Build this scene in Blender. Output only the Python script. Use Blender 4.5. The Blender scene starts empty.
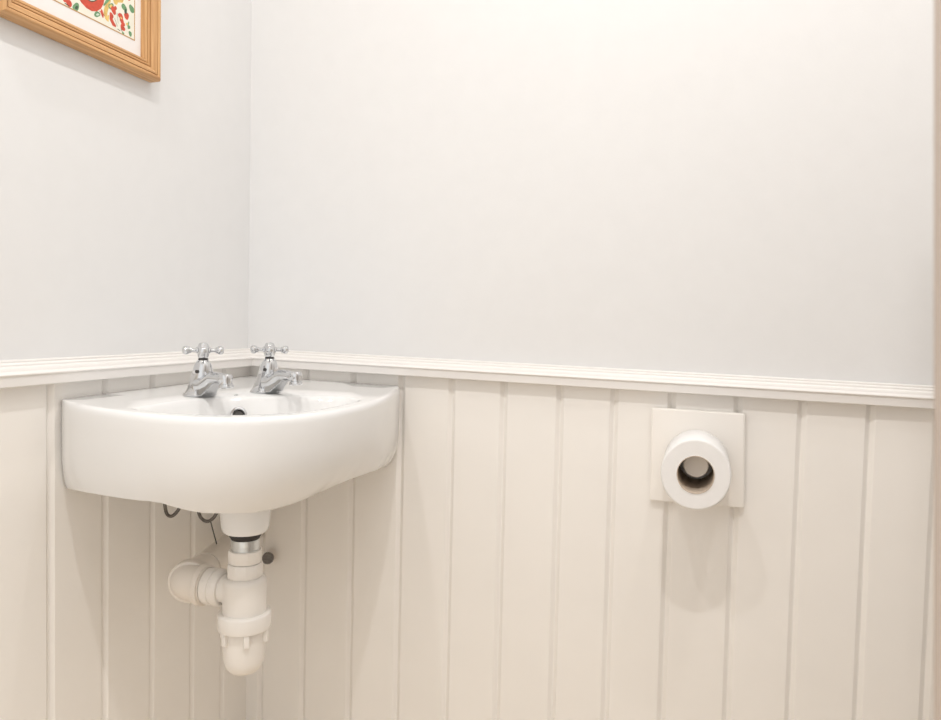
import bpy, bmesh, math, random
from mathutils import Vector, Matrix
PI = math.pi
S = bpy.context.scene
C = S.collection

# ------------------------------------------------------------------ helpers
def V(*a): return Vector(a)

def obj(name, bm, mats=None, parent=None, smooth=True, angle=40, loc=None, normals=True):
    if normals: bmesh.ops.recalc_face_normals(bm, faces=bm.faces[:])
    me = bpy.data.meshes.new(name); bm.to_mesh(me); bm.free()
    for m in (mats if isinstance(mats, (list, tuple)) else [mats]):
        if m: me.materials.append(m)
    if smooth:
        me.shade_smooth()
        if angle: me.set_sharp_from_angle(angle=math.radians(angle))
    o = bpy.data.objects.new(name, me); C.objects.link(o)
    if loc: o.location = loc
    if parent: o.parent = parent
    return o

def thing(name, label, cat, loc, rotz=0, group=None):
    o = bpy.data.objects.new(name, None); C.objects.link(o)
    o.empty_display_size = .05
    o.location = loc; o.rotation_euler = (0, 0, rotz)
    o['label'] = label; o['category'] = cat
    if group: o['group'] = group
    return o

def tag(o, label, cat, group=None):
    o['label'] = label; o['category'] = cat
    if group: o['group'] = group
    return o

def struct(name, bm, m, **k):
    o = obj(name, bm, m, **k); o['kind'] = 'structure'; return o

def add_box(bm, lo, hi, mat=0, bevel=0):
    vs = [bm.verts.new((x, y, z)) for x in (lo[0], hi[0]) for y in (lo[1], hi[1]) for z in (lo[2], hi[2])]
    fs = []
    for q in ((0,1,3,2),(4,6,7,5),(0,4,5,1),(2,3,7,6),(0,2,6,4),(1,5,7,3)):
        f = bm.faces.new([vs[i] for i in q]); f.material_index = mat; fs.append(f)
    if bevel:
        es = list({e for f in fs for e in f.edges})
        bmesh.ops.bevel(bm, geom=es, offset=bevel, segments=3, affect='EDGES', profile=.5)

def add_loft(bm, rings, closed=True, cap0=True, cap1=True, mat=0):
    R = [[bm.verts.new(p) for p in r] for r in rings]
    n = len(R[0])
    for a, b in zip(R[:-1], R[1:]):
        for i in range(n if closed else n-1):
            j = (i+1) % n
            f = bm.faces.new((a[i], a[j], b[j], b[i])); f.material_index = mat
    if cap0: bm.faces.new(R[0][::-1]).material_index = mat
    if cap1: bm.faces.new(R[-1]).material_index = mat
    return R

def frame_of(d):
    d = Vector(d).normalized()
    u = Vector((0, 0, 1)) if abs(d.z) < .9 else Vector((1, 0, 0))
    a = d.cross(u).normalized(); b = a.cross(d).normalized()
    return a, b, d

def add_lathe(bm, prof, origin=(0,0,0), axis=(0,0,1), seg=40, cap0=True, cap1=True, mat=0, ripple=None):
    """prof: list of (radius, height along axis)"""
    a, b, d = frame_of(axis); o = Vector(origin)
    rings = []
    for r, h in prof:
        ring = []
        for i in range(seg):
            t = 2*PI*i/seg
            rr = r*(ripple(t) if ripple else 1)
            ring.append(o + d*h + a*(rr*math.cos(t)) + b*(rr*math.sin(t)))
        rings.append(ring)
    return add_loft(bm, rings, True, cap0, cap1, mat)

def add_tube(bm, pts, rad, seg=12, cap=True, mat=0, flat=None):
    pts = [Vector(p) for p in pts]; n = len(pts)
    rings = []; a_prev = None
    for i, p in enumerate(pts):
        d = (pts[min(i+1, n-1)] - pts[max(i-1, 0)]).normalized()
        if a_prev is None: a, b, _ = frame_of(d)
        else:
            a = (a_prev - d*a_prev.dot(d)).normalized(); b = a.cross(d).normalized()
        a_prev = a
        r = rad[i] if isinstance(rad, (list, tuple)) else rad
        ra, rb = r if isinstance(r, (list, tuple)) else (r, r)
        rings.append([p + a*(ra*math.cos(2*PI*k/seg)) + b*(rb*math.sin(2*PI*k/seg)) for k in range(seg)])
    add_loft(bm, rings, True, cap, cap, mat)

def smooth_path(pts, k=8):
    """Catmull-Rom"""
    P = [Vector(p) for p in pts]; P = [P[0]*2-P[1]] + P + [P[-1]*2-P[-2]]
    out = []
    for i in range(1, len(P)-2):
        for j in range(k):
            t = j/k
            a, b, c, d = P[i-1], P[i], P[i+1], P[i+2]
            out.append(.5*((2*b)+(c-a)*t+(2*a-5*b+4*c-d)*t*t+(3*b-a-3*c+d)*t**3))
    out.append(P[-2]); return out

def lerp(a, b, t): return a+(b-a)*t

# ------------------------------------------------------------------ materials
def mat(name, col, rough=.5, metal=0, spec=.5, coat=0, noise=None, bump=None, coatrough=.05):
    """noise: (scale, amount) brightness mottling; bump: (scale, strength, distance)"""
    m = bpy.data.materials.new(name); m.use_nodes = True
    nt = m.node_tree; b = nt.nodes['Principled BSDF']
    b.inputs['Base Color'].default_value = (*col, 1)
    b.inputs['Roughness'].default_value = rough
    b.inputs['Metallic'].default_value = metal
    b.inputs['Specular IOR Level'].default_value = spec
    b.inputs['Coat Weight'].default_value = coat
    b.inputs['Coat Roughness'].default_value = coatrough
    tc = nt.nodes.new('ShaderNodeTexCoord')
    if noise:
        n = nt.nodes.new('ShaderNodeTexNoise'); n.inputs['Scale'].default_value = noise[0]
        n.inputs['Detail'].default_value = 6
        nt.links.new(tc.outputs['Object'], n.inputs['Vector'])
        r = nt.nodes.new('ShaderNodeValToRGB')
        r.color_ramp.elements[0].position = .3; r.color_ramp.elements[1].position = .7
        r.color_ramp.elements[0].color = (*[c*(1-noise[1]) for c in col], 1)
        r.color_ramp.elements[1].color = (*[min(1, c*(1+noise[1])) for c in col], 1)
        nt.links.new(n.outputs['Fac'], r.inputs['Fac'])
        nt.links.new(r.outputs['Color'], b.inputs['Base Color'])
    if bump:
        n = nt.nodes.new('ShaderNodeTexNoise'); n.inputs['Scale'].default_value = bump[0]
        n.inputs['Detail'].default_value = 4
        nt.links.new(tc.outputs['Object'], n.inputs['Vector'])
        bp = nt.nodes.new('ShaderNodeBump'); bp.inputs['Strength'].default_value = bump[1]
        bp.inputs['Distance'].default_value = bump[2]
        nt.links.new(n.outputs['Fac'], bp.inputs['Height'])
        nt.links.new(bp.outputs['Normal'], b.inputs['Normal'])
    return m

def wood(name, c0, c1, scale=1):
    """grain along local X"""
    m = bpy.data.materials.new(name); m.use_nodes = True
    nt = m.node_tree; b = nt.nodes['Principled BSDF']
    tc = nt.nodes.new('ShaderNodeTexCoord'); mp = nt.nodes.new('ShaderNodeMapping')
    mp.inputs['Scale'].default_value = (3*scale, 95*scale, 95*scale)
    nt.links.new(tc.outputs['Object'], mp.inputs['Vector'])
    n = nt.nodes.new('ShaderNodeTexNoise'); n.inputs['Scale'].default_value = 2.0
    n.inputs['Detail'].default_value = 7; n.inputs['Distortion'].default_value = .6
    nt.links.new(mp.outputs['Vector'], n.inputs['Vector'])
    r = nt.nodes.new('ShaderNodeValToRGB')
    r.color_ramp.elements[0].position = .3; r.color_ramp.elements[0].color = (*c0, 1)
    r.color_ramp.elements[1].position = .68; r.color_ramp.elements[1].color = (*c1, 1)
    nt.links.new(n.outputs['Fac'], r.inputs['Fac']); nt.links.new(r.outputs['Color'], b.inputs['Base Color'])
    bp = nt.nodes.new('ShaderNodeBump'); bp.inputs['Strength'].default_value = .15; bp.inputs['Distance'].default_value = .0005
    nt.links.new(n.outputs['Fac'], bp.inputs['Height']); nt.links.new(bp.outputs['Normal'], b.inputs['Normal'])
    b.inputs['Roughness'].default_value = .4
    return m

M = {}
M['plaster'] = mat('wall_emulsion', (.78, .774, .768), .75, noise=(30, .008), bump=(260, .12, .0008), spec=.25)
M['panel'] = mat('panel_eggshell_paint', (.90, .868, .825), .42, noise=(9, .012), bump=(120, .08, .0006), spec=.35)
M['rail'] = mat('rail_eggshell_paint', (.83, .80, .77), .38, noise=(14, .008), bump=(140, .05, .0004), spec=.4)
M['ceiling'] = mat('ceiling_emulsion', (.86, .85, .83), .9, noise=(20, .006))
M['floor'] = mat('floor_vinyl', (.92, .78, .61), .4, noise=(14, .06))
M['door'] = mat('door_gloss_paint', (.50, .42, .36), .35, noise=(6, .01))
M['ceramic'] = mat('white_vitreous_china', (.82, .812, .80), .08, spec=.4, coat=0, noise=(5, .003))
M['chrome'] = mat('polished_chrome', (.66, .67, .685), .06, metal=1, noise=(20, .01))
M['steel'] = mat('dull_steel', (.64, .66, .66), .28, metal=1, noise=(60, .08))
M['darkmetal'] = mat('dark_braided_steel', (.16, .145, .13), .4, metal=.8, noise=(200, .3), bump=(900, .5, .0005))
M['hole'] = mat('dark_hole_inside', (.05, .045, .04), .6, noise=(30, .1))
M['plastic'] = mat('white_pvc_plastic', (.83, .79, .74), .32, spec=.45, noise=(12, .01))
M['plastic_old'] = mat('painted_waste_pipe', (.78, .72, .65), .4, noise=(15, .02), bump=(90, .1, .0008))
M['rubber'] = mat('black_rubber', (.025, .022, .02), .6, noise=(40, .1))
M['brass'] = mat('tarnished_brass', (.33, .21, .12), .4, metal=.8, noise=(70, .25))
M['paper'] = mat('white_tissue_paper', (.87, .855, .84), .95, noise=(60, .012), bump=(320, .25, .0006), spec=.1)
M['card'] = mat('grey_brown_cardboard', (.64, .54, .44), .9, noise=(50, .04), spec=.1)
M['holder'] = mat('holder_cream_paint', (.90, .862, .812), .4, noise=(10, .01))
M['cap'] = mat('spindle_cream_plastic', (.88, .83, .76), .35, noise=(10, .01))
M['pine'] = wood('honey_pine', (.45, .225, .085), (.69, .41, .185))
M['mat'] = mat('white_mount_card', (.86, .83, .81), .85, noise=(80, .008))
M['gold'] = mat('gold_mount_line', (.52, .30, .12), .45, noise=(60, .05))
M['print'] = mat('cream_print_paper', (.84, .81, .70), .8, noise=(40, .03))
M['red'] = mat('print_red', (.60, .085, .05), .8, noise=(160, .15))
M['pgreen'] = mat('print_green', (.16, .32, .16), .8, noise=(160, .25))
M['pmint'] = mat('print_mint', (.60, .70, .58), .8, noise=(120, .08))
M['pyellow'] = mat('print_yellow', (.72, .50, .16), .8, noise=(160, .2))
M['pdark'] = mat('print_dark', (.06, .09, .06), .8, noise=(160, .2))

# ------------------------------------------------------------------ room shell
# corner of the panelling = origin; left wall is x = 0, right-hand wall of the picture is y = 0
XR, YF, ZC = 1.44, -2.30, 2.50
PT = .010                      # panelling stands this far in front of the plaster
def slab(name, lo, hi, m):
    bm = bmesh.new(); add_box(bm, lo, hi); return struct(name, bm, m, smooth=False)
slab('floor', (-.12, YF-.12, -.10), (XR+.12, .12, 0), M['floor'])
slab('ceiling', (-.12, YF-.12, ZC), (XR+.12, .12, ZC+.1), M['ceiling'])
slab('wall_left', (-.12, YF, 0), (-PT, .12, ZC), M['plaster'])
slab('wall_back', (-PT, PT, 0), (XR, .12, ZC), M['plaster'])
slab('wall_right', (XR, YF, 0), (XR+.12, .12, ZC), M['plaster'])

GL = [-.0836, -.1745, -.2796, -.3837, -.4852, -.5852, -.6850] + [-.785-.1*i for i in range(15)]
GR = [.0325, .1289, .2318, .3322, .4325, .5322, .6356, .7306, .8272, .9333, 1.0309, 1.1309, 1.2250, 1.325, 1.40]
RT = .015                      # the rail on the back wall drops a little to the right

def groove_profile(gs, end):
    """(position, depth) list: V groove with a flat quirk, along the wall"""
    w = .0078; d = .0056
    out = [(0, 0)]
    for g in gs:
        out += [(g-w, 0), (g-w*.88, .0004), (g-.0007, d), (g+.0007, d), (g+w*.88, .0004), (g+w, 0)]
    out.append((end, 0)); return out

def panelling(name, prof, place, ztop):
    bm = bmesh.new()
    lo = [bm.verts.new(place(s, d, .0)) for s, d in prof]
    hi = [bm.verts.new(place(s, d, ztop(s))) for s, d in prof]
    for i in range(len(prof)-1): bm.faces.new((lo[i], lo[i+1], hi[i+1], hi[i]))
    lob = [bm.verts.new(place(prof[i][0], PT-.0002, .0)) for i in (0, -1)]
    hib = [bm.verts.new(place(prof[i][0], PT-.0002, ztop(prof[i][0]))) for i in (0, -1)]
    bm.faces.new([lo[0], hi[0], hib[0], lob[0]]); bm.faces.new([lo[-1], hi[-1], hib[1], lob[1]])
    bm.faces.new(hi + [hib[1], hib[0]]); bm.faces.new(lo + [lob[1], lob[0]]); bm.faces.new((lob[0], lob[1], hib[1], hib[0]))
    return struct(name, bm, M['panel'], angle=12)
panelling('trim_1', groove_profile([-g for g in GL], -YF), lambda s, d, z: (-d, -s, z), lambda s: .880)
panelling('trim_2', groove_profile(GR, XR), lambda s, d, z: (s, d, z), lambda s: .880-RT*s)

# dado rail: profile (out from the panel face, height); mitred in the corner
ZB = .8688
RAIL = [(-PT, .0335), (-.0062, .0345), (-.0034, .0340), (-.0024, .0325), (-.0026, .0306), (-.0010, .0296), (.0022, .0296), (.0036, .0284), (.0038, .0262),
        (.0050, .0250), (.0078, .0244), (.0092, .0226), (.0096, .0198), (.0112, .0184), (.0128, .0168), (.0150, .0172),
        (.0185, .0182), (.0202, .0172), (.0205, .0160), (.0198, .0148), (.0182, .0138),
        (.0180, .0012), (.0174, .0003), (.0164, 0), (-.0008, 0)]
def rail(name, p0, p1, back):
    bm = bmesh.new()
    add_loft(bm, [[p0(o, z) for o, z in RAIL] + [p0(-PT, .004)], [p1(o, z) for o, z in RAIL] + [p1(-PT, .004)]], True, True, True)
    return struct(name, bm, M['rail'], angle=32)
rail('trim_3', lambda o, z: (o, -o, ZB+z), lambda o, z: (o, YF, ZB+z), 0)
rail('trim_4', lambda o, z: (o, -o, ZB+z), lambda o, z: (XR, -o, ZB+z-RT*XR), 0)

# open door leaf at the right edge, swung in from the right wall
E0 = V(.9932, -.8608, 0); ld = V(.968, -.25, 0).normalized(); td = V(.25, .968, 0).normalized()
dl = bpy.data.objects.new('door_1', None); C.objects.link(dl); dl['kind'] = 'structure'; dl.location = E0 + ld*(.96*.042-.0006)   # the leaf has dropped a little on its hinges
dl.rotation_euler = (0, -.042, math.atan2(ld.y, ld.x))
L = .440
bm = bmesh.new(); add_box(bm, (0, 0, .008), (L, .038, 2.03), bevel=.0025); obj('door_leaf', bm, M['door'], dl)
for z0, z1 in ((.22, .80), (.98, 1.86)):
    for x0, x1 in ((.09, .35),):
        for yy in (-.004, .036):
            bm = bmesh.new()
            for lo, hi in (((x0, yy, z0), (x1, yy+.006, z0+.018)), ((x0, yy, z1-.018), (x1, yy+.006, z1)),
                           ((x0, yy, z0+.018), (x0+.018, yy+.006, z1-.018)), ((x1-.018, yy, z0+.018), (x1, yy+.006, z1-.018))):
                add_box(bm, lo, hi)
            obj('panel_moulding', bm, M['door'], dl, smooth=False)
for sy in (-1, 1):
    bm = bmesh.new(); y0 = 0 if sy < 0 else .038
    add_lathe(bm, [(.024, 0), (.024, .004), (.010, .008), (.010, .026), (.022, .034), (.026, .046), (.020, .058), (.006, .062)], (.06, y0, 1.0), (0, sy, 0), 24)
    obj('door_knob', bm, M['chrome'], dl)

# ------------------------------------------------------------------ wash basin
def rim_z(x, y): return .844 - .015*x + .008*(y+.45)
OUT = [(.002, -.4680), (.004, -.4735), (.012, -.4780), (.0227, -.4836), (.0427, -.4929), (.0728, -.5040), (.1069, -.5140), (.1428, -.5213), (.1734, -.5258), (.2001, -.5275), (.2247, -.5270),
       (.2466, -.5240), (.2664, -.5195), (.2851, -.5130), (.3021, -.5048), (.3185, -.4945), (.3335, -.4815), (.3478, -.4655), (.3603, -.4470),
       (.3719, -.4245), (.3805, -.4010), (.3865, -.3740), (.3895, -.3450), (.3908, -.3120), (.3905, -.2780), (.3880, -.2400), (.3825, -.1960), (.3735, -.1480),
       (.3616, -.1000), (.3501, -.0605), (.3430, -.0370), (.3390, -.0200), (.3340, -.0080), (.3270, -.0022)]
def resample(pts, n, k):
    """even spacing along the curve, then k passes of neighbour smoothing (ends held)"""
    P = smooth_path([(x, y, 0) for x, y in pts], 12); a = [0]
    for p, q in zip(P[:-1], P[1:]): a.append(a[-1]+(q-p).length)
    out = []; j = 0
    for i in range(n):
        t = a[-1]*i/(n-1)
        while j < len(a)-2 and a[j+1] < t: j += 1
        f = (t-a[j])/max(1e-9, a[j+1]-a[j]); out.append(P[j].lerp(P[j+1], min(1, max(0, f))))
    for _ in range(k):
        out = [out[0]] + [(out[i-1]+out[i]*2+out[i+1])/4 for i in range(1, n-1)] + [out[-1]]
    return [(p.x, p.y) for p in out]
OUT = resample(OUT, 130, 14)
PERIM = OUT + [(.26, -.0015), (.2, -.0015), (.14, -.0015), (.08, -.0015), (.03, -.0015), (.0015, -.0015), (.0015, -.03), (.0015, -.08), (.0015, -.14),
               (.0015, -.2), (.0015, -.26), (.0015, -.32), (.0015, -.38), (.0015, -.43)]
BC = V(.262, -.366, 0)           # bowl centre
INN = [(.1456, -.4771), (.1420, -.4368), (.1425, -.3980), (.1500, -.3620), (.1680, -.3290), (.1940, -.3010), (.2230, -.2760), (.2475, -.2570), (.2734, -.2390),
       (.3000, -.2250), (.3280, -.2200), (.3494, -.2310), (.3600, -.2480), (.3640, -.2750), (.3635, -.3120), (.3610, -.3480), (.3570, -.3790),
       (.3480, -.4080), (.3330, -.4340), (.3130, -.4560), (.2900, -.4740), (.2600, -.4890), (.2280, -.4985), (.1950, -.5000), (.1660, -.4960), (.1500, -.4880)]
INN = [tuple(p[:2]) for p in smooth_path([(x, y, 0) for x, y in INN] + [(INN[0][0], INN[0][1], 0)], 4)][:-1]

def ray_hit(poly, ang):
    d = V(math.cos(ang), math.sin(ang)); best = None
    for i in range(len(poly)):
        a = V(*poly[i]) - BC.xy; b = V(*poly[(i+1) % len(poly)]) - BC.xy
        e = b-a; den = d.x*e.y - d.y*e.x
        if abs(den) < 1e-12: continue
        t = (a.x*e.y - a.y*e.x)/den; u = (a.x*d.y - a.y*d.x)/den
        if t > 0 and -1e-9 <= u <= 1+1e-9 and (best is None or t > best): best = t
    return BC.xy + d*best

# skirt: bottom height and how far the bottom is drawn in, by position along the front (0 = left wall, 1 = right wall)
ZBOT = [(0, .7122), (.022, .7154), (.045, .7181), (.068, .7203), (.115, .7229), (.162, .7238), (.232, .7246), (.255, .7232), (.278, .7182), (.302, .7137), (.325, .7106), (.372, .7080),
        (.418, .7049), (.464, .7037), (.511, .7060), (.558, .7077), (.604, .7105), (.651, .7150), (.698, .7172), (.768, .7167), (.814, .7138), (.861, .7077), (.908, .6994), (.955, .6917), (1, .6845)]
INSET = [(0, .004), (.10, .008), (.22, .012), (.34, .030), (.46, .050), (.60, .050), (.72, .030), (.80, .014), (.90, .008), (1, .004)]
def tab(T, t):
    for (a, va), (b, vb) in zip(T[:-1], T[1:]):
        if a <= t <= b:
            return lerp(va, vb, (t-a)/(b-a))
    return T[-1][1] if t > T[-1][0] else T[0][1]
# arc length along the front
acc = [0]
for a, b in zip(OUT[:-1], OUT[1:]): acc.append(acc[-1] + (V(*a)-V(*b)).length)
TOT = acc[-1]

bas = thing('wash_basin', 'white ceramic corner wash basin with curved front fixed in the corner below the dado rail', 'basin', (.20, -.30, .70))
bl = V(.20, -.30, .70)
bm = bmesh.new()
# loop points = the perimeter itself; matching inner points by angle around the bowl centre
NP = len(PERIM)
nO = len(OUT)
rings = []
inner = []
for p in PERIM:
    ang = math.atan2(p[1]-BC.y, p[0]-BC.x)
    inner.append(ray_hit(INN, ang))
cent = BC.xy
def ring(fn): rings.append([Vector(fn(i)) - bl for i in range(NP)])
# bowl, from the waste outwards and up
for s, dz in ((.075, -.1080), (.25, -.1050), (.45, -.0960), (.62, -.0810), (.75, -.0610), (.85, -.0390), (.925, -.0185), (.965, -.0085), (.990, -.0030), (1.012, -.0008), (1.035, 0)):
    ring(lambda i: ((cent + (inner[i]-cent)*s).x, (cent + (inner[i]-cent)*s).y, rim_z(*(cent + (inner[i]-cent)*min(s, 1))) + dz))
def wall_clamp(q): return V(max(q.x, .0012), min(q.y, -.0012))
def shrink(i, d):
    """perimeter point moved inwards along the local normal by d (front only)"""
    p = V(*PERIM[i])
    if i >= nO: return p
    a = V(*OUT[max(i-1, 0)]); b = V(*OUT[min(i+1, nO-1)])
    tg = (b-a).normalized(); nrm = V(-tg.y, tg.x)
    if (cent-p).dot(nrm) < 0: nrm = -nrm
    w = 1
    e = min(acc[i], TOT-acc[i])
    w = min(1, .1 + e/.05)
    q = p + nrm*d*w
    return wall_clamp(q)
for f in (.4, .75):
    ring(lambda i: (*(lerp(inner[i], shrink(i, .012), f)), rim_z(*lerp(inner[i], shrink(i, .012), f)) + 0))
for d, dz in ((.0120, 0), (.0080, -.0001), (.0048, -.0010), (.0024, -.0030), (.0008, -.0062), (0, -.0105)):
    ring(lambda i: (*(shrink(i, d)), rim_z(*PERIM[i]) + dz))
def side(i, s):
    if i < nO:
        t = acc[i]/TOT; zb = tab(ZBOT, t); ins = tab(INSET, t); pw = 3.2
    else:
        u = (i-nO+1)/(NP-nO+1); t = u
        zb = lerp(.6845, .7122, u); ins = 0; pw = 1
    zt = rim_z(*PERIM[i]) - .0105
    q = shrink(i, ins*(s**pw))
    # lower corners are rounded where the skirt meets the walls
    g = 0 if s < .5 else 1-math.sqrt(max(0, 1-((s-.5)/.5)**2))
    if i < nO:
        q = q + V(-.032*g*math.exp(-((TOT-acc[i])/.13)**2), .011*g*math.exp(-(acc[i]/.05)**2))
        q = wall_clamp(q)
    else:
        if PERIM[i][1] > -.0016: q.x = max(.0012, q.x*(1-.032*g/.327))
        else: q.y = min(-.0012, q.y*(1-.011*g/.468))
    return (q.x, q.y, lerp(zt, zb, 1-(1-s)**1.0))
for s in (.15, .3, .42, .52, .60, .68, .75, .81, .86, .905, .94, .965, .985, .997): ring(lambda i: side(i, s))
def under(i, k, dz):
    q = V(*side(i, 1)[:2]); z = side(i, 1)[2]
    q2 = lerp(q, V(.255, -.372), k)
    return (*wall_clamp(q2), z + dz)
ring(lambda i: (*(lerp(V(*side(i, 1)[:2]), V(.255, -.372), .012)), side(i, 1)[2]+.0008))
for k, dz in ((.05, .001), (.12, .003), (.45, .006), (.75, .004)):
    ring(lambda i: under(i, k, dz))
add_loft(bm, rings, True, True, True)
body = obj('basin_body', bm, M['ceramic'], bas, angle=60)
# waste boss under the bowl
TX, TY = .2485, -.3800
bm = bmesh.new()
add_lathe(bm, [(.0372, .716), (.0365, .693), (.0352, .677), (.0340, .666), (.0328, .6600), (.0298, .6563), (.020, .6553)], (TX, TY, 0))
for v in bm.verts: v.co -= bl
obj('waste_boss', bm, M['ceramic'], bas)
# waste in the bowl
bm = bmesh.new()
wz = rim_z(BC.x, BC.y) - .108
add_lathe(bm, [(.031, .0005), (.032, .003), (.028, .0042), (.022, .003), (.0205, .0005)], (BC.x, BC.y, wz), seg=32)
for v in bm.verts: v.co -= bl
obj('waste_flange', bm, M['chrome'], bas)
# overflow ring on the back wall of the bowl
OV = V(.1975, -.3245, .8170); on = V(.62, -.70, .42).normalized()
bm = bmesh.new()
add_lathe(bm, [(.0125, -.004), (.0125, .0012), (.0115, .0024), (.0095, .0022), (.0080, .0006), (.0076, -.003)], OV, on, 32, cap0=False, cap1=False)
for v in bm.verts: v.co -= bl
ovr = obj('overflow_ring', bm, M['chrome'], bas)
bm = bmesh.new(); add_lathe(bm, [(.0076, -.003), (.0070, -.0022)], OV, on, 24)
for v in bm.verts: v.co -= bl
oh = obj('overflow_hole', bm, M['hole'], ovr)
# chain stay slot on the deck
bm = bmesh.new()
cz = V(.1703, -.2925, rim_z(.1703, -.2925)+.0004)
add_lathe(bm, [(.0036, -.001), (.0036, .0006), (.0026, .0008)], cz, (0, 0, 1), 16)
for v in bm.verts: v.co -= bl
obj('chain_hole_plug', bm, M['steel'], bas)

# ------------------------------------------------------------------ taps
def make_tap(label):
    t = thing('basin_tap', label, 'tap', (0, 0, 0), 0, 'chrome taps on the basin')
    bm = bmesh.new()
    add_lathe(bm, [(.0240, 0), (.0248, .0012), (.0246, .0028), (.0228, .0048), (.0210, .0090), (.0196, .0150), (.0180, .0220), (.0168, .0290),
                   (.0160, .0350), (.0150, .0410), (.0132, .0470), (.0110, .0520), (.0092, .0550), (.0078, .0565)], seg=48)
    for v in bm.verts: v.co.x -= .0130*max(0, 1-v.co.z/.0565)**1.6
    obj('tap_body', bm, M['chrome'], t)
    bm = bmesh.new(); add_lathe(bm, [(.0062, .0562), (.0074, .0566), (.0076, .0582), (.0060, .0592)], seg=28)
    obj('neck_ring', bm, M['rubber'], t)
    # spout grows out of the body along local +X
    bm = bmesh.new()
    pts = smooth_path([(.004, 0, .0180), (.016, 0, .0195), (.028, 0, .0250), (.040, 0, .0310), (.054, 0, .0325), (.070, 0, .0325), (.0840, 0, .0290)], 5)
    n = len(pts)
    rr = []
    for i in range(n):
        s = i/(n-1)
        rr.append((lerp(.0175, .0082, s**.7), lerp(.0165, .0068, s**.55)))
    add_tube(bm, pts, rr, 24)
    sp = obj('spout', bm, M['chrome'], t)
    bm = bmesh.new()
    add_lathe(bm, [(.0050, -.0005), (.0092, .0012), (.0103, .0045), (.0100, .0085), (.0090, .0105), (.0090, .0150), (.0104, .0158), (.0106, .0190), (.0096, .0200), (.0070, .0198), (.0066, .0150)],
              (.0840, 0, .0395), (.20, 0, -1), 28)
    obj('spout_nozzle', bm, M['chrome'], sp)
    # gusset under the spout
    bm = bmesh.new()
    R = []
    for x, z0, z1, w in ((.010, .003, .020, .0150), (.024, .004, .023, .0120), (.036, .013, .028, .0090), (.052, .0225, .031, .0070), (.064, .0275, .0325, .0055)):
        R.append([(x, -w, z0), (x, w, z0), (x, w*.9, z1), (x, -w*.9, z1)])
    add_loft(bm, R)
    bmesh.ops.bevel(bm, geom=bm.edges[:], offset=.0012, segments=2, affect='EDGES')
    obj('spout_web', bm, M['chrome'], t)
    # cross handle
    h = bmesh.new()
    add_lathe(h, [(.0058, .0585), (.0070, .0596), (.0082, .0625), (.0092, .0665), (.0094, .0715), (.0090, .0755), (.0080, .0785), (.0074, .0790), (.0072, .0805), (.0058, .0822), (.0030, .0830)], seg=32)
    hd = obj('cross_handle', h, M['chrome'], t)
    for k in range(4):
        bm = bmesh.new(); a = math.radians(HANG + 90*k); d = V(math.cos(a), math.sin(a), 0)
        add_lathe(bm, [(.0050, .006), (.0048, .0100), (.0034, .0112), (.0031, .0150), (.0033, .0175), (.0048, .0182), (.0050, .0192), (.0046, .0198), (.0060, .0215), (.0068, .0240), (.0068, .0262), (.0058, .0288), (.0036, .0302), (.0012, .0306)],
                  (0, 0, .0713), d, 20)
        obj('handle_arm', bm, M['chrome'], hd)
    bm = bmesh.new()
    gd = V(*GS).normalized()
    add_lathe(bm, [(.0026, .0125), (.0026, .0172), (.0016, .0176)], (0, 0, .0385), gd, 16)
    obj('grub_screw', bm, M['hole'], t)
    return t
HANG = -21
GS = (.57, -.82, .05)
def copy_tree(o, parent=None):
    c = o.copy(); C.objects.link(c)
    if parent: c.parent = parent
    for ch in list(o.children): copy_tree(ch, c)
    return c
SA = math.atan2(-.53, .85)
tap = make_tap('chrome cross-head basin tap nearer the left end of the white basin')
tap.location = (.1392, -.3333, rim_z(.1392, -.3333)+.0003); tap.rotation_euler = (0, 0, SA)
tap2 = copy_tree(tap)
tap2['label'] = 'chrome cross-head basin tap standing just in front of the room corner, right of its twin'
tap2.location = (.1948, -.2362, rim_z(.1948, -.2362)+.0003); tap2.rotation_euler = (0, 0, SA+.03)
[c for c in tap2.children if c.name.startswith('cross_handle')][0].rotation_euler = (0, 0, math.radians(-6))

# ------------------------------------------------------------------ bottle trap
tr = thing('bottle_trap', 'white plastic bottle trap hanging below the basin waste', 'drain trap', (TX, TY, .447))
tl = V(TX, TY, .447)
def tpart(name, prof, m, parent=tr, seg=44, ripple=None, org=(TX, TY, 0), ax=(0, 0, 1)):
    bm = bmesh.new(); add_lathe(bm, prof, org, ax, seg, ripple=ripple)
    for v in bm.verts: v.co -= tl
    return obj(name, bm, m, parent)
tpart('rubber_washer', [(.020, .6551), (.0225, 0.6549), (.0228, 0.6505), (.0205, 0.6470), (.0200, 0.6455)], M['rubber'])
tpart('tail_pipe', [(.0196, 0.6543), (.0196, 0.6465), (.0205, 0.6457), (.0205, 0.6365), (.0200, 0.6360), (.0200, 0.6215)], M['steel'])
def lobes(n, a): return lambda t: 1 + a*(1 if math.cos(n*t) > .72 else 0)
tpart('coupling_nut', [(.0200, 0.6300), (.0222, 0.6300), (.0232, 0.6290), (.0232, 0.6125), (.0226, 0.6115), (.0205, 0.6113)], M['plastic'], seg=96, ripple=lobes(8, .025))
tpart('coupling_nut', [(.0205, 0.6111), (.0236, 0.6109), (.0246, 0.6097), (.0246, 0.5915), (.0238, 0.5903), (.0215, 0.5900)], M['plastic'], seg=96, ripple=lobes(10, .03))
tpart('trap_body', [(.0215, 0.5903), (.0245, 0.5901), (.0285, 0.5880), (.0308, 0.5845), (.0312, 0.5805), (.0312, 0.5395), (.0310, 0.5335)], M['plastic'])
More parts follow.
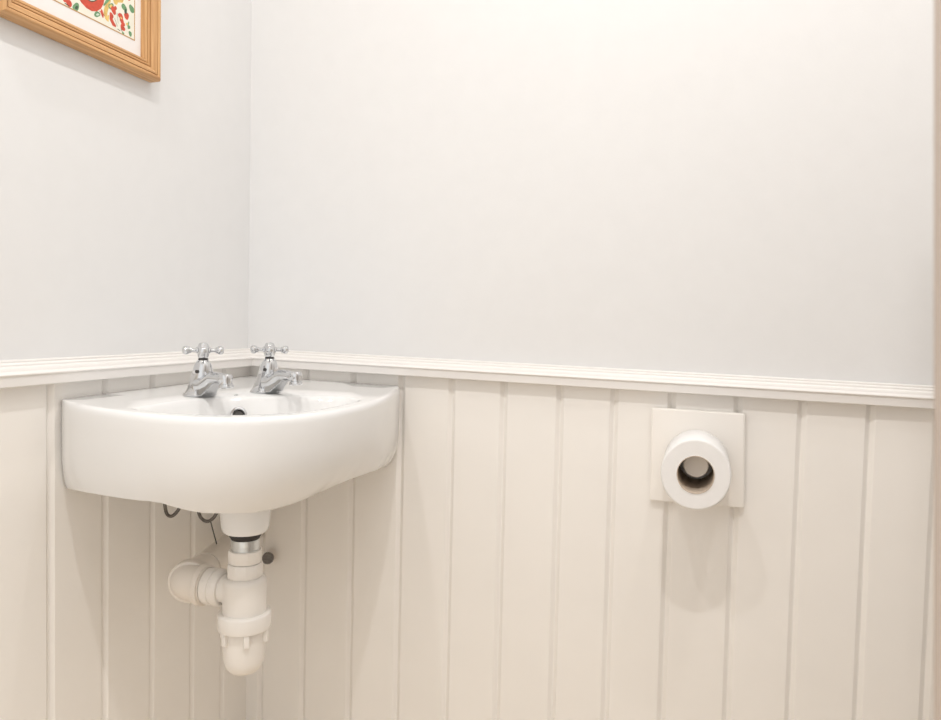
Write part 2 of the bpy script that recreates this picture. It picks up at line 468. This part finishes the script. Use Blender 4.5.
col = tpart('collar_ring', [(.0312, 0.5390), (.0340, 0.5390), (.0372, 0.5375), (.0382, 0.5355), (.0384, 0.5175), (.0378, 0.5155), (.0330, 0.5151), (.0310, 0.5151)], M['plastic'])
for k in range(6):
    a = 2*PI*k/6 + .15
    bm = bmesh.new()
    add_box(bm, (.0295, -.0042, .4965), (.0362, .0042, .5155), bevel=.0012)
    bmesh.ops.rotate(bm, verts=bm.verts[:], cent=(0, 0, 0), matrix=Matrix.Rotation(a, 3, 'Z'))
    for v in bm.verts: v.co += V(TX, TY, 0) - tl
    obj('grip_lug', bm, M['plastic'], col)
tpart('trap_cup', [(.0300, 0.5160), (.0308, 0.5145), (.0306, 0.5025), (.0300, 0.4845), (.0294, 0.4725), (.0280, 0.4640), (.0250, 0.4565), (.0205, 0.4515), (.0140, 0.4485), (.0060, 0.4476)], M['plastic'])
# outlet branch toward the left wall with its ribbed nut
BZ = .5675
bdir = V(-1, -.02, .02).normalized()
bo = V(TX, TY, BZ)
tpart('outlet_branch', [(.0205, .010), (.0208, .048), (.0200, .056)], M['plastic'], org=bo, ax=bdir)
tpart('outlet_nut', [(.0205, .0345), (.0240, .0350), (.0262, .0375), (.0268, .0410), (.0268, .0440), (.0250, .0455), (.0250, .0480), (.0266, .0490), (.0266, .0600), (.0258, .0615), (.0215, .0618)], M['plastic'], org=bo, ax=bdir, seg=96, ripple=lobes(12, .012))

# ------------------------------------------------------------------ waste pipe: elbow, then back to the far wall
wp = thing('waste_pipe', 'cream painted waste pipe with elbow running from the trap outlet back to the corner', 'pipe', (.150, TY, .45))
wl = V(.150, TY, .45)
def wpart(name, build, m, parent=wp):
    bm = bmesh.new(); build(bm)
    for v in bm.verts: v.co -= wl
    return obj(name, bm, m, parent, angle=50)
e_in = bo + bdir*.0622
e_c = bo + bdir*.096
PD = (V(.010, -.002, .535) - e_c).normalized()
elb = smooth_path([e_in, bo+bdir*.074, bo+bdir*.088, e_c + V(-.003, .004, 0), e_c + PD*.016 + V(-.002, 0, 0), e_c + PD*.030, e_c + PD*.044], 6)
wpart('elbow', lambda b: add_tube(b, elb, [lerp(.0262, .0268, i/(len(elb)-1)) for i in range(len(elb))], 40), M['plastic_old'])
wpart('socket_ring', lambda b: add_lathe(b, [(.0255, .064), (.0296, .0645), (.0306, .0665), (.0306, .0715), (.0296, .0735), (.0258, .074)], bo, bdir, 44), M['plastic_old'])
wpart('socket_ring', lambda b: add_lathe(b, [(.0255, -.002), (.0300, -.0015), (.0312, .001), (.0312, .018), (.0300, .0205), (.0240, .0215)], e_c, PD, 44), M['plastic_old'])
pe = V(.010, -.0012, .535)
wpart('pipe', lambda b: add_lathe(b, [(.0250, .020), (.0250, (pe-e_c).length)], e_c, PD, 40), M['plastic_old'])
mk = e_c + PD*.085
wpart('pipe_clip', lambda b: add_lathe(b, [(.0252, -.006), (.0264, -.0058), (.0264, .0058), (.0252, .006)], mk, PD, 40), M['plastic_old'])

# small capped brass pipe end sticking out of the back wall, right of the trap
cp = thing('capped_pipe', 'short dark brass capped pipe end on the boarded wall right of the trap nuts', 'pipe', (.0474, 0, .4794))
bm = bmesh.new(); add_lathe(bm, [(.0085, -.0005), (.0085, .034)], (0, 0, 0), (.5, -.8, .29), 24); obj('pipe_stub', bm, M['brass'], cp)
bm = bmesh.new(); add_lathe(bm, [(.0085, .024), (.0112, .0245), (.0118, .027), (.0118, .034), (.0108, .0365)], (0, 0, 0), (.5, -.8, .29), 24); obj('pipe_cap', bm, M['darkmetal'], cp)

# two steel hose loops hanging under the basin
def hose(label, pts, r):
    bm = bmesh.new(); add_tube(bm, smooth_path(pts, 8), r, 12)
    o = Vector(pts[0]); 
    for v in bm.verts: v.co -= o
    h = obj('flexible_hose', bm, M['darkmetal'], loc=o)
    return tag(h, label, 'hose', 'dark steel hose loops under the basin')
def hang(cx, cy, zb, hw, dep, skew):
    d = V(.955, .297, 0); e = V(-.296, .955, 0)
    q = lambda l, z, k: tuple(V(cx, cy, z) + d*l + e*k)
    return [q(-hw*.75, .7150, -dep), q(-hw, .690, -dep*.8), q(-hw*.95, zb+.016, -dep*.5), q(-hw*.45+skew, zb+.002, -dep*.2), q(hw*.25+skew, zb+.002, dep*.2), q(hw*.9, zb+.018, dep*.5), q(hw*1.1, .690, dep*.8), q(hw, .7150, dep)]
hose('dark steel hose loop below the basin, the left one close to the left wall', hang(.060, -.302, .6400, .0115, .010, -.002), .0027)
hose('dark steel hose loop below the basin, the right one beside the ceramic boss', hang(.124, -.297, .6370, .0150, .008, 0), .0027)
bm = bmesh.new()
we = e_c + PD*.150 + V(0, 0, .0256)
w0 = V(.128, -.296, .6352); ew = [tuple(w0), tuple(w0.lerp(we, .33)), tuple(w0.lerp(we, .66)), tuple(we)]
add_tube(bm, smooth_path(ew, 6), .0010, 8)
for v in bm.verts: v.co -= V(*ew[0])
tag(obj('earth_wire', bm, M['hole'], loc=ew[0]), 'thin dark wire running from the right hose loop to the waste pipe', 'wire')

# ------------------------------------------------------------------ toilet roll and holder
hz = .7502
hold = thing('toilet_roll_holder', 'cream square backplate holder with a spindle on the boarded wall', 'toilet roll holder', (.870, 0, hz))
def hpart(name, bm, m, parent=hold):
    for v in bm.verts: v.co -= V(.870, 0, hz)
    return obj(name, bm, m, parent, angle=35)
bm = bmesh.new()
PTS = [(.7943, .8291), (.9440, .8273), (.9484, .6707), (.7962, .6694)]
fr = [bm.verts.new((x, -.0120, z)) for x, z in PTS]; bk = [bm.verts.new((x, .0003, z)) for x, z in PTS]
bm.faces.new(fr); bm.faces.new(bk[::-1])
for i in range(4): bm.faces.new((fr[i], fr[(i+1) % 4], bk[(i+1) % 4], bk[i]))
bmesh.ops.bevel(bm, geom=[e for e in bm.edges], offset=.0022, segments=3, affect='EDGES')
hpart('backplate', bm, M['holder'])
RX, RZ, RR, RCI = .8703, .7420, .0532, .0275
YFR, YBK = -.1260, -.0140
SPR = .0190
sx, sz = RX, RZ + RCI - .0008 - SPR
bm = bmesh.new()
add_lathe(bm, [(SPR+.004, .0118), (SPR+.004, .0135), (SPR-.003, .0160), (SPR-.002, .0500), (SPR, .0510), (SPR, .0760), (SPR-.0025, .0766), (SPR-.0025, .0785), (SPR, .0792), (SPR, .0870), (SPR-.0012, .0885)], (sx, 0, sz), (0, -1, 0), 44)
hpart('spindle', bm, M['cap'])

roll = thing('toilet_roll', 'white toilet paper roll on the wall holder, hollow cardboard end facing the viewer', 'toilet roll', (RX, YBK, RZ))
def rpart(name, bm, m):
    for v in bm.verts: v.co -= V(RX, YBK, RZ)
    return obj(name, bm, m, roll, angle=50)
bm = bmesh.new()
def wob(t): return 1 - .024*math.cos(2*t) + .002*math.sin(5*t)
ro, ri = RR, RCI + .0012
prof = [(ri, -YBK+.0), (ro-.0015, -YBK), (ro, -YBK+.0015), (ro, -YFR-.0025), (ro-.0008, -YFR-.0008), (ro-.0025, -YFR)]
for k in range(9):
    r = lerp(ro-.004, ri+.001, k/8); prof.append((r, -YFR - .0002 + (.0003 if k % 2 else 0)))
prof.append((ri, -YFR+.0002)); prof.append((ri, -YBK))
rg = add_lathe(bm, prof, (RX, 0, RZ), (0, -1, 0), 72, cap0=False, cap1=False, ripple=wob)
rpart('paper_roll', bm, M['paper'])
bm = bmesh.new()
add_lathe(bm, [(RCI+.0010, -YBK+.0005), (RCI+.0010, -YFR+.0008), (RCI, -YFR+.0008), (RCI, -YBK+.0005), (RCI+.0010, -YBK+.0005)], (RX, 0, RZ), (0, -1, 0), 60, cap0=False, cap1=False, ripple=wob)
rpart('cardboard_core', bm, M['card'])

# ------------------------------------------------------------------ framed picture on the left wall
FY0, FY1, FZ0, FZ1 = -.5690, -.2775, 1.3487, 1.735     # outer edges
FW = .0285
pf = thing('framed_picture', 'honey pine framed floral print hanging high on the left wall', 'picture', (-PT, (FY0+FY1)/2, FZ0))
# moulding profile: (distance inwards from the outer edge, height off the wall)
PRO = [(0, .0008), (0, .0190), (.0012, .0222), (.0032, .0238), (.0060, .0236), (.0072, .0224), (.0076, .0200), (.0084, .0200), (.0088, .0220), (.0110, .0218), (.0140, .0206), (.0166, .0188), (.0178, .0172),
       (.0182, .0146), (.0190, .0146), (.0194, .0164), (.0210, .0166), (.0224, .0158), (.0228, .0136), (.0236, .0136), (.0240, .0152), (.0258, .0154), (.0278, .0146), (.0285, .0130), (.0285, .0050), (.0285, .0008)]
def member(length, loc, rot):
    """local X = along, Y = inwards, Z = off the wall; mitred ends"""
    bm = bmesh.new()
    add_loft(bm, [[(w, w, h) for w, h in PRO], [(length-w, w, h) for w, h in PRO]])
    o = obj('frame_rail', bm, M['pine'], pf, angle=25)
    o.matrix_local = Matrix.Translation(loc) @ rot
    return o
W, H = FY1-FY0, FZ1-FZ0
X, Y, Z = V(1, 0, 0), V(0, 1, 0), V(0, 0, 1)
def basis(a, b, c): return Matrix((a, b, c)).transposed().to_4x4()
member(W, (0, -W/2, 0), basis(Y, Z, X))
member(W, (0, W/2, H), basis(-Y, -Z, X))
member(H, (0, W/2, 0), basis(Z, -Y, X))
member(H, (0, -W/2, H), basis(-Z, Y, X))
# mount, line and print: thin sheets inside the frame; coordinates (y, z) on the wall
def yz(y, z, h): return (h, y-(FY0+FY1)/2, z-FZ0)
bm = bmesh.new(); 
mlo, mhi = yz(FY0+FW-.002, FZ0+FW-.002, .0025), yz(FY1-FW+.002, FZ1-FW+.002, .0060)
add_box(bm, mlo, mhi)
mount = obj('mount', bm, M['mat'], pf, smooth=False)
ay0, ay1, az0, az1 = FY0+.037, -.3189, 1.4009, FZ1-.052
bm = bmesh.new(); g = .0016
for lo, hi in (((ay0, az0), (ay1, az0+g)), ((ay0, az1-g), (ay1, az1)), ((ay0, az0+g), (ay0+g, az1-g)), ((ay1-g, az0+g), (ay1, az1-g))):
    add_box(bm, yz(*lo, .0058), yz(*hi, .0064))
obj('gold_line', bm, M['gold'], mount, smooth=False)
rnd = random.Random(4)
bm = bmesh.new()
PM = [M['print'], M['red'], M['pgreen'], M['pmint'], M['pyellow'], M['pdark']]
add_box(bm, yz(ay0+g, az0+g, .0058), yz(ay1-g, az1-g, .0062))
lay = [.00624]
def blob(y, z, ry, rz, rot, mi, wob=.12):
    lay[0] += .0000025
    ps = []
    n = 18
    for k in range(n):
        t = 2*PI*k/n; r = 1+wob*math.sin(2*t+y*300)+wob*.6*math.sin(3*t+z*500)
        a, b = ry*r*math.cos(t), rz*r*math.sin(t)
        ps.append(bm.verts.new(yz(y+a*math.cos(rot)-b*math.sin(rot), z+a*math.sin(rot)+b*math.cos(rot), lay[0])))
    f = bm.faces.new(ps); f.material_index = mi
def stroke(pts, w, mi):
    lay[0] += .0000025
    P = [V(a, b) for a, b in pts]; L = []; R = []
    for i, p in enumerate(P):
        d = (P[min(i+1, len(P)-1)]-P[max(i-1, 0)]).normalized(); nn = V(-d.y, d.x)
        ww = w*(1 if 0 < i < len(P)-1 else .45)
        L.append(bm.verts.new(yz(*(p+nn*ww), lay[0]))); R.append(bm.verts.new(yz(*(p-nn*ww), lay[0])))
    for i in range(len(P)-1):
        bm.faces.new((L[i], L[i+1], R[i+1], R[i])).material_index = mi
# red round wreath with a pale green heart
cy, czr = -.4118, 1.4440
blob(cy, czr, .0295, .0315, 0, 1, .02)
blob(cy, czr+.0015, .0190, .0200, 0, 5, .02)
blob(cy, czr+.0020, .0180, .0190, 0, 3, .02)
blob(cy, czr+.010, .008, .007, .3, 4)
# yellow and green stems to the lower right of the wreath
stroke([(-.3700, 1.4500), (-.3745, 1.4380), (-.3790, 1.4270), (-.3805, 1.4180), (-.3790, 1.4120)], .0036, 4)
stroke([(-.3790, 1.4120), (-.3765, 1.4110), (-.3740, 1.4200)], .0028, 4)
stroke([(-.3840, 1.4300), (-.3770, 1.4400), (-.3690, 1.4480)], .0022, 2)
stroke([(-.3560, 1.4480), (-.3480, 1.4530), (-.3420, 1.4620)], .0042, 4)
blob(-.3600, 1.4470, .0060, .0048, .5, 4)
blob(-.3690, 1.4350, .0058, .0044, .9, 2); blob(-.3692, 1.4352, .0034, .0024, .9, 4)
blob(-.3640, 1.4310, .0052, .0056, .2, 1); blob(-.3600, 1.4360, .0030, .0028, .2, 1)
stroke([(-.3705, 1.4250), (-.3690, 1.4160), (-.3640, 1.4100), (-.3590, 1.4085)], .0034, 1)
blob(-.3680, 1.4215, .0036, .0046, 0, 1)
stroke([(-.3880, 1.4230), (-.3870, 1.4180), (-.3850, 1.4120)], .0028, 1); stroke([(-.3920, 1.4190), (-.3820, 1.4160)], .0016, 1)
blob(-.3965, 1.4125, .0062, .0040, .4, 2); blob(-.3955, 1.4125, .0030, .0016, .4, 3)
blob(-.3495, 1.4280, .0048, .0046, 0, 1); blob(-.3470, 1.4215, .0038, .0052, .3, 1); blob(-.3440, 1.4180, .0042, .0028, .2, 1)
blob(-.3485, 1.4255, .0018, .0018, 0, 4); blob(-.3450, 1.4120, .0050, .0044, 0, 1)
blob(-.3370, 1.4330, .0056, .0050, .3, 1); blob(-.3385, 1.4365, .0028, .0030, .3, 1)
stroke([(-.3320, 1.4260), (-.3340, 1.4200), (-.3330, 1.4140)], .0018, 2); blob(-.3360, 1.4210, .0026, .0018, .5, 4); blob(-.3310, 1.4180, .0020, .0030, 0, 2)
blob(-.3290, 1.4085, .0030, .0046, .2, 2); blob(-.3440, 1.4035, .0026, .0022, 0, 2)
stroke([(-.3560, 1.4060), (-.3500, 1.4050)], .0012, 5); stroke([(-.3490, 1.4090), (-.3455, 1.4050)], .0012, 5)
stroke([(-.3620, 1.4200), (-.3560, 1.4100)], .0007, 5); stroke([(-.3570, 1.4300), (-.3545, 1.4150)], .0006, 5)
blob(-.3260, 1.4480, .0052, .0062, .2, 2); blob(-.3420, 1.4440, .0052, .0056, .9, 2); blob(-.3390, 1.4390, .0030, .0034, 0, 5)
blob(-.4360, 1.4075, .0068, .0050, .8, 2); blob(-.4350, 1.4070, .0034, .0022, .8, 5)
blob(-.4490, 1.4080, .0058, .0050, .2, 1); blob(-.4560, 1.4090, .0030, .0030, .2, 1); stroke([(-.4560, 1.4050), (-.4480, 1.4035)], .0014, 5)
blob(-.4700, 1.4140, .0060, .0050, .5, 2); blob(-.4820, 1.4090, .0050, .0044, .1, 1)
# the part of the print above the picture's edge: more sprigs
for k in range(90):
    y = rnd.uniform(ay0+.008, ay1-.008); z = rnd.uniform(1.462, az1-.008)
    if (V(y, z) - V(cy, czr)).length < .040: continue
    blob(y, z, rnd.uniform(.003, .007), rnd.uniform(.003, .006), rnd.uniform(0, 3), rnd.choice((1, 1, 2, 2, 4)))
obj('floral_print', bm, PM, mount, smooth=False, normals=False)

# ------------------------------------------------------------------ light
def lamp(name, loc, power, size, col=(1, .985, .97)):
    l = bpy.data.lights.new(name, 'AREA'); l.shape = 'DISK'; l.size = size; l.energy = power; l.color = col
    o = bpy.data.objects.new(name, l); C.objects.link(o); o.location = loc
    return o
lamp('downlight', (.84, -.42, ZC-.006), 3.1, .04)
lamp('downlight', (.84, -1.22, ZC-.006), 10.0, .04)
lamp('downlight', (1.20, -.72, ZC-.006), 3.6, .04)
lamp('downlight', (.30, -1.25, ZC-.006), 5.5, .04)
w = bpy.data.worlds.new('World'); S.world = w; w.use_nodes = True
w.node_tree.nodes['Background'].inputs['Color'].default_value = (1, .985, .965, 1)
w.node_tree.nodes['Background'].inputs['Strength'].default_value = 1.1

# ------------------------------------------------------------------ camera
F = 751.12
cam = bpy.data.cameras.new('camera'); co = bpy.data.objects.new('camera', cam); C.objects.link(co)
cam.sensor_fit = 'HORIZONTAL'; cam.sensor_width = 36; cam.lens = F/941*36
cam.shift_y = -(360-352.949)/941
r = V(.9545315, .2972462, .0226766); u = V(-.0345634, .0347945, .9987966); f = V(-.2960995, .9541667, -.0434863)
Mx = Matrix((r, u, -f)).transposed().to_4x4(); Mx.translation = (.8755, -1.316, .97)
co.matrix_world = Mx
cam.clip_start = .01
cam.dof.use_dof = True; cam.dof.focus_distance = 1.12; cam.dof.aperture_fstop = 5.6
S.camera = co
S.view_settings.view_transform = 'Standard'; S.view_settings.look = 'None'
S.view_settings.gamma = 1; S.view_settings.use_curve_mapping = False
S.view_settings.exposure = 0.03
